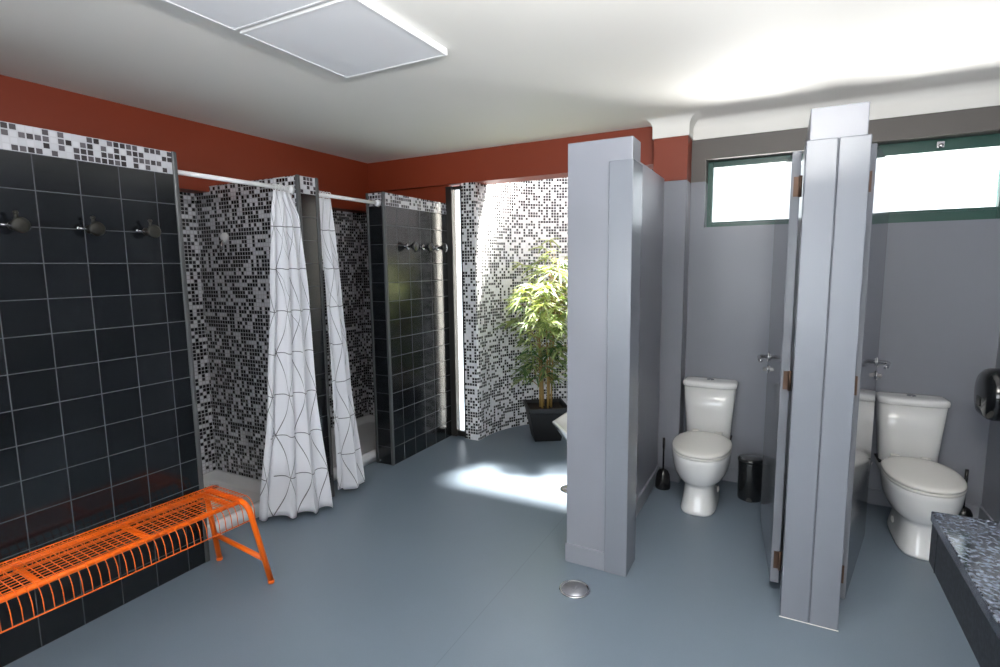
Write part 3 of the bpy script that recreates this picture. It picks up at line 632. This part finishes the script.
# second, nearly hidden drain next to the nib
t = thing('floor_drain', 'floor drain mostly hidden behind the left side of the tall grey wall end', 'drain', (-1.25, 3.40, 0))
bm = B(); lathe(bm, [(0.001, 0.0005), (0.074, 0.0005), (0.073, 0.007), (0.066, 0.010), (0.05, 0.006), (0.001, 0.006)], (0, 0, 0), 'Z', 32); obj('rim', bm, 'chrome', t)

# ---------------- urinal on the hidden face of the cubicle wall, its lip shows past the nib
t = thing('urinal', 'white porcelain basin edge poking out left of the tall grey wall end', 'urinal', (-0.85, 3.13, 0))
def uring(k, z, inset=0.0):
    """plan outline: flat at the wall (x=0), pointed front corners chamfered"""
    P = [(0.0, -0.27), (-0.14, -0.33), (-0.22, -0.31), (-0.375, -0.13), (-0.375, 0.13), (-0.22, 0.31), (-0.14, 0.33), (0.0, 0.27)]
    cx, cy = -0.13, 0.0; out = []
    for x, y in P:
        xx = x if x == 0 else cx+(x-cx)*k; yy = y*k; 
        if x == 0 and inset: xx = -inset
        out.append(Vector((xx, yy, z)))
    return out
bm = B(); loft(bm, [uring(0.35, 0.33), uring(0.55, 0.40), uring(0.82, 0.52), uring(0.98, 0.585), uring(1.0, 0.60), uring(0.93, 0.602, 0.04), uring(0.80, 0.56, 0.06), uring(0.55, 0.47, 0.09), uring(0.3, 0.44, 0.12)])
for v in bm.verts: v.co.x = min(v.co.x, -0.001)
obj('bowl', bm, 'porcelain', t, bevel=0.004)
bm = B(); R = []
for z, hw, d in ((0.58, 0.2, 0.10), (0.75, 0.19, 0.09), (0.92, 0.17, 0.08), (1.0, 0.14, 0.06), (1.02, 0.10, 0.03)):
    R.append([Vector((-0.001, -hw, z)), Vector((-d, -hw*0.85, z)), Vector((-d, hw*0.85, z)), Vector((-0.001, hw, z))])
loft(bm, R); obj('back', bm, 'porcelain', t, bevel=0.01)

# ---------------- plant
def plant():
    t = thing('potted_bamboo', 'tall leafy bamboo plant in a square black pot in the mosaic niche', 'plant', (-1.86, 4.40, 0)); rnd = random.Random(11)
    bm = B(); rot = Matrix.Rotation(math.radians(33), 4, 'Z')
    def sq(h, z): return [rot @ Vector((sx*h, sy*h, z)) for sx, sy in ((-1, -1), (1, -1), (1, 1), (-1, 1))]
    R = [sq(0.118, 0.0), sq(0.172, 0.27), sq(0.180, 0.27), sq(0.183, 0.315), sq(0.165, 0.315), sq(0.158, 0.27)]
    loft(bm, R)
    for f in bm.faces: f.smooth = False
    obj('pot', bm, 'potm', t, bevel=0.004)
    bm = B(); loft(bm, [sq(0.150, 0.262), sq(0.152, 0.285)]); obj('soil', bm, 'soil', t)
    canes = []
    for i in range(6):
        a = 2*PI*i/6+0.3; bx, by = 0.05*math.cos(a), 0.05*math.sin(a); h = rnd.uniform(1.05, 1.5) if i else 1.56
        lx, ly = rnd.uniform(-0.08, 0.10)+bx, rnd.uniform(-0.07, 0.07)+by
        pts = [Vector((bx+(lx)*s**1.4, by+ly*s**1.4, 0.28+(h-0.28)*s)) for s in [k/10 for k in range(11)]]
        bm = B(); tube(bm, pts, [0.0105-0.0008*k for k in range(11)], 8)
        for k in range(1, 9):
            p = pts[k]; lathe(bm, [(0.001, -0.004), (0.0115-0.0008*k, -0.003), (0.0115-0.0008*k, 0.003), (0.001, 0.004)], p, 'Z', 8)
        obj('cane', bm, 'cane', t); canes.append(pts)
    bm = B(); uvl = bm.loops.layers.uv.new('UVMap')
    def leaf(p, d, ln, wd, tone):
        d = d.normalized(); side = d.cross(Vector((0, 0, 1)));
        if side.length < 0.1: side = Vector((1, 0, 0))
        side.normalize(); side = Matrix.Rotation(rnd.uniform(-0.6, 0.6), 3, d) @ side; up = side.cross(d)
        m0 = [0, 0.25, 0.6, 1.0]; w0 = [0.15, 1.0, 0.75, 0.0]; mid = []; L_ = []; R_ = []
        for s, ww in zip(m0, w0):
            c = p+d*ln*s+Vector((0, 0, -1))*ln*0.45*s*s
            mid.append(bm.verts.new(c+up*0.0)); L_.append(bm.verts.new(c+side*wd*ww+up*wd*0.35*ww)); R_.append(bm.verts.new(c-side*wd*ww+up*wd*0.35*ww))
        for k in range(3):
            for q in ((mid[k], mid[k+1], L_[k+1], L_[k]), (R_[k], R_[k+1], mid[k+1], mid[k])):
                f = bm.faces.new(q)
                for l in f.loops: l[uvl].uv = (tone, 0.5)
    twigs = B()
    for pts in canes:
        for k in range(2, 11):
            base = pts[k]; hh = base.z
            nb = 4 if hh > 0.75 else 2
            for _ in range(nb):
                a = rnd.uniform(0, 2*PI); reach = rnd.uniform(0.10, 0.34)*(1.0 if hh > 0.8 else 0.7)
                d = Vector((math.cos(a), math.sin(a), rnd.uniform(0.1, 0.9))); tip = base+d*reach
                rad = Vector((tip.x, tip.y)).length
                if rad > 0.38: tip.x *= 0.38/rad; tip.y *= 0.38/rad
                tube(twigs, [base, (base+tip)/2+Vector((0, 0, 0.02)), tip], [0.0028, 0.002, 0.0012], 5)
                for s in (0.55, 1.0):
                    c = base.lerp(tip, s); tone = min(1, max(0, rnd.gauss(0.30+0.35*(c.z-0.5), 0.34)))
                    for q in range(8 if s == 1.0 else 3):
                        b = a+rnd.uniform(-1.5, 1.5); leaf(c, Vector((math.cos(b), math.sin(b), rnd.uniform(-0.25, 0.6))), rnd.uniform(0.11, 0.19), rnd.uniform(0.0065, 0.0105), tone)
    obj('twigs', twigs, 'cane', t); o = obj('foliage', bm, 'leaf', t, fixn=False)
plant()
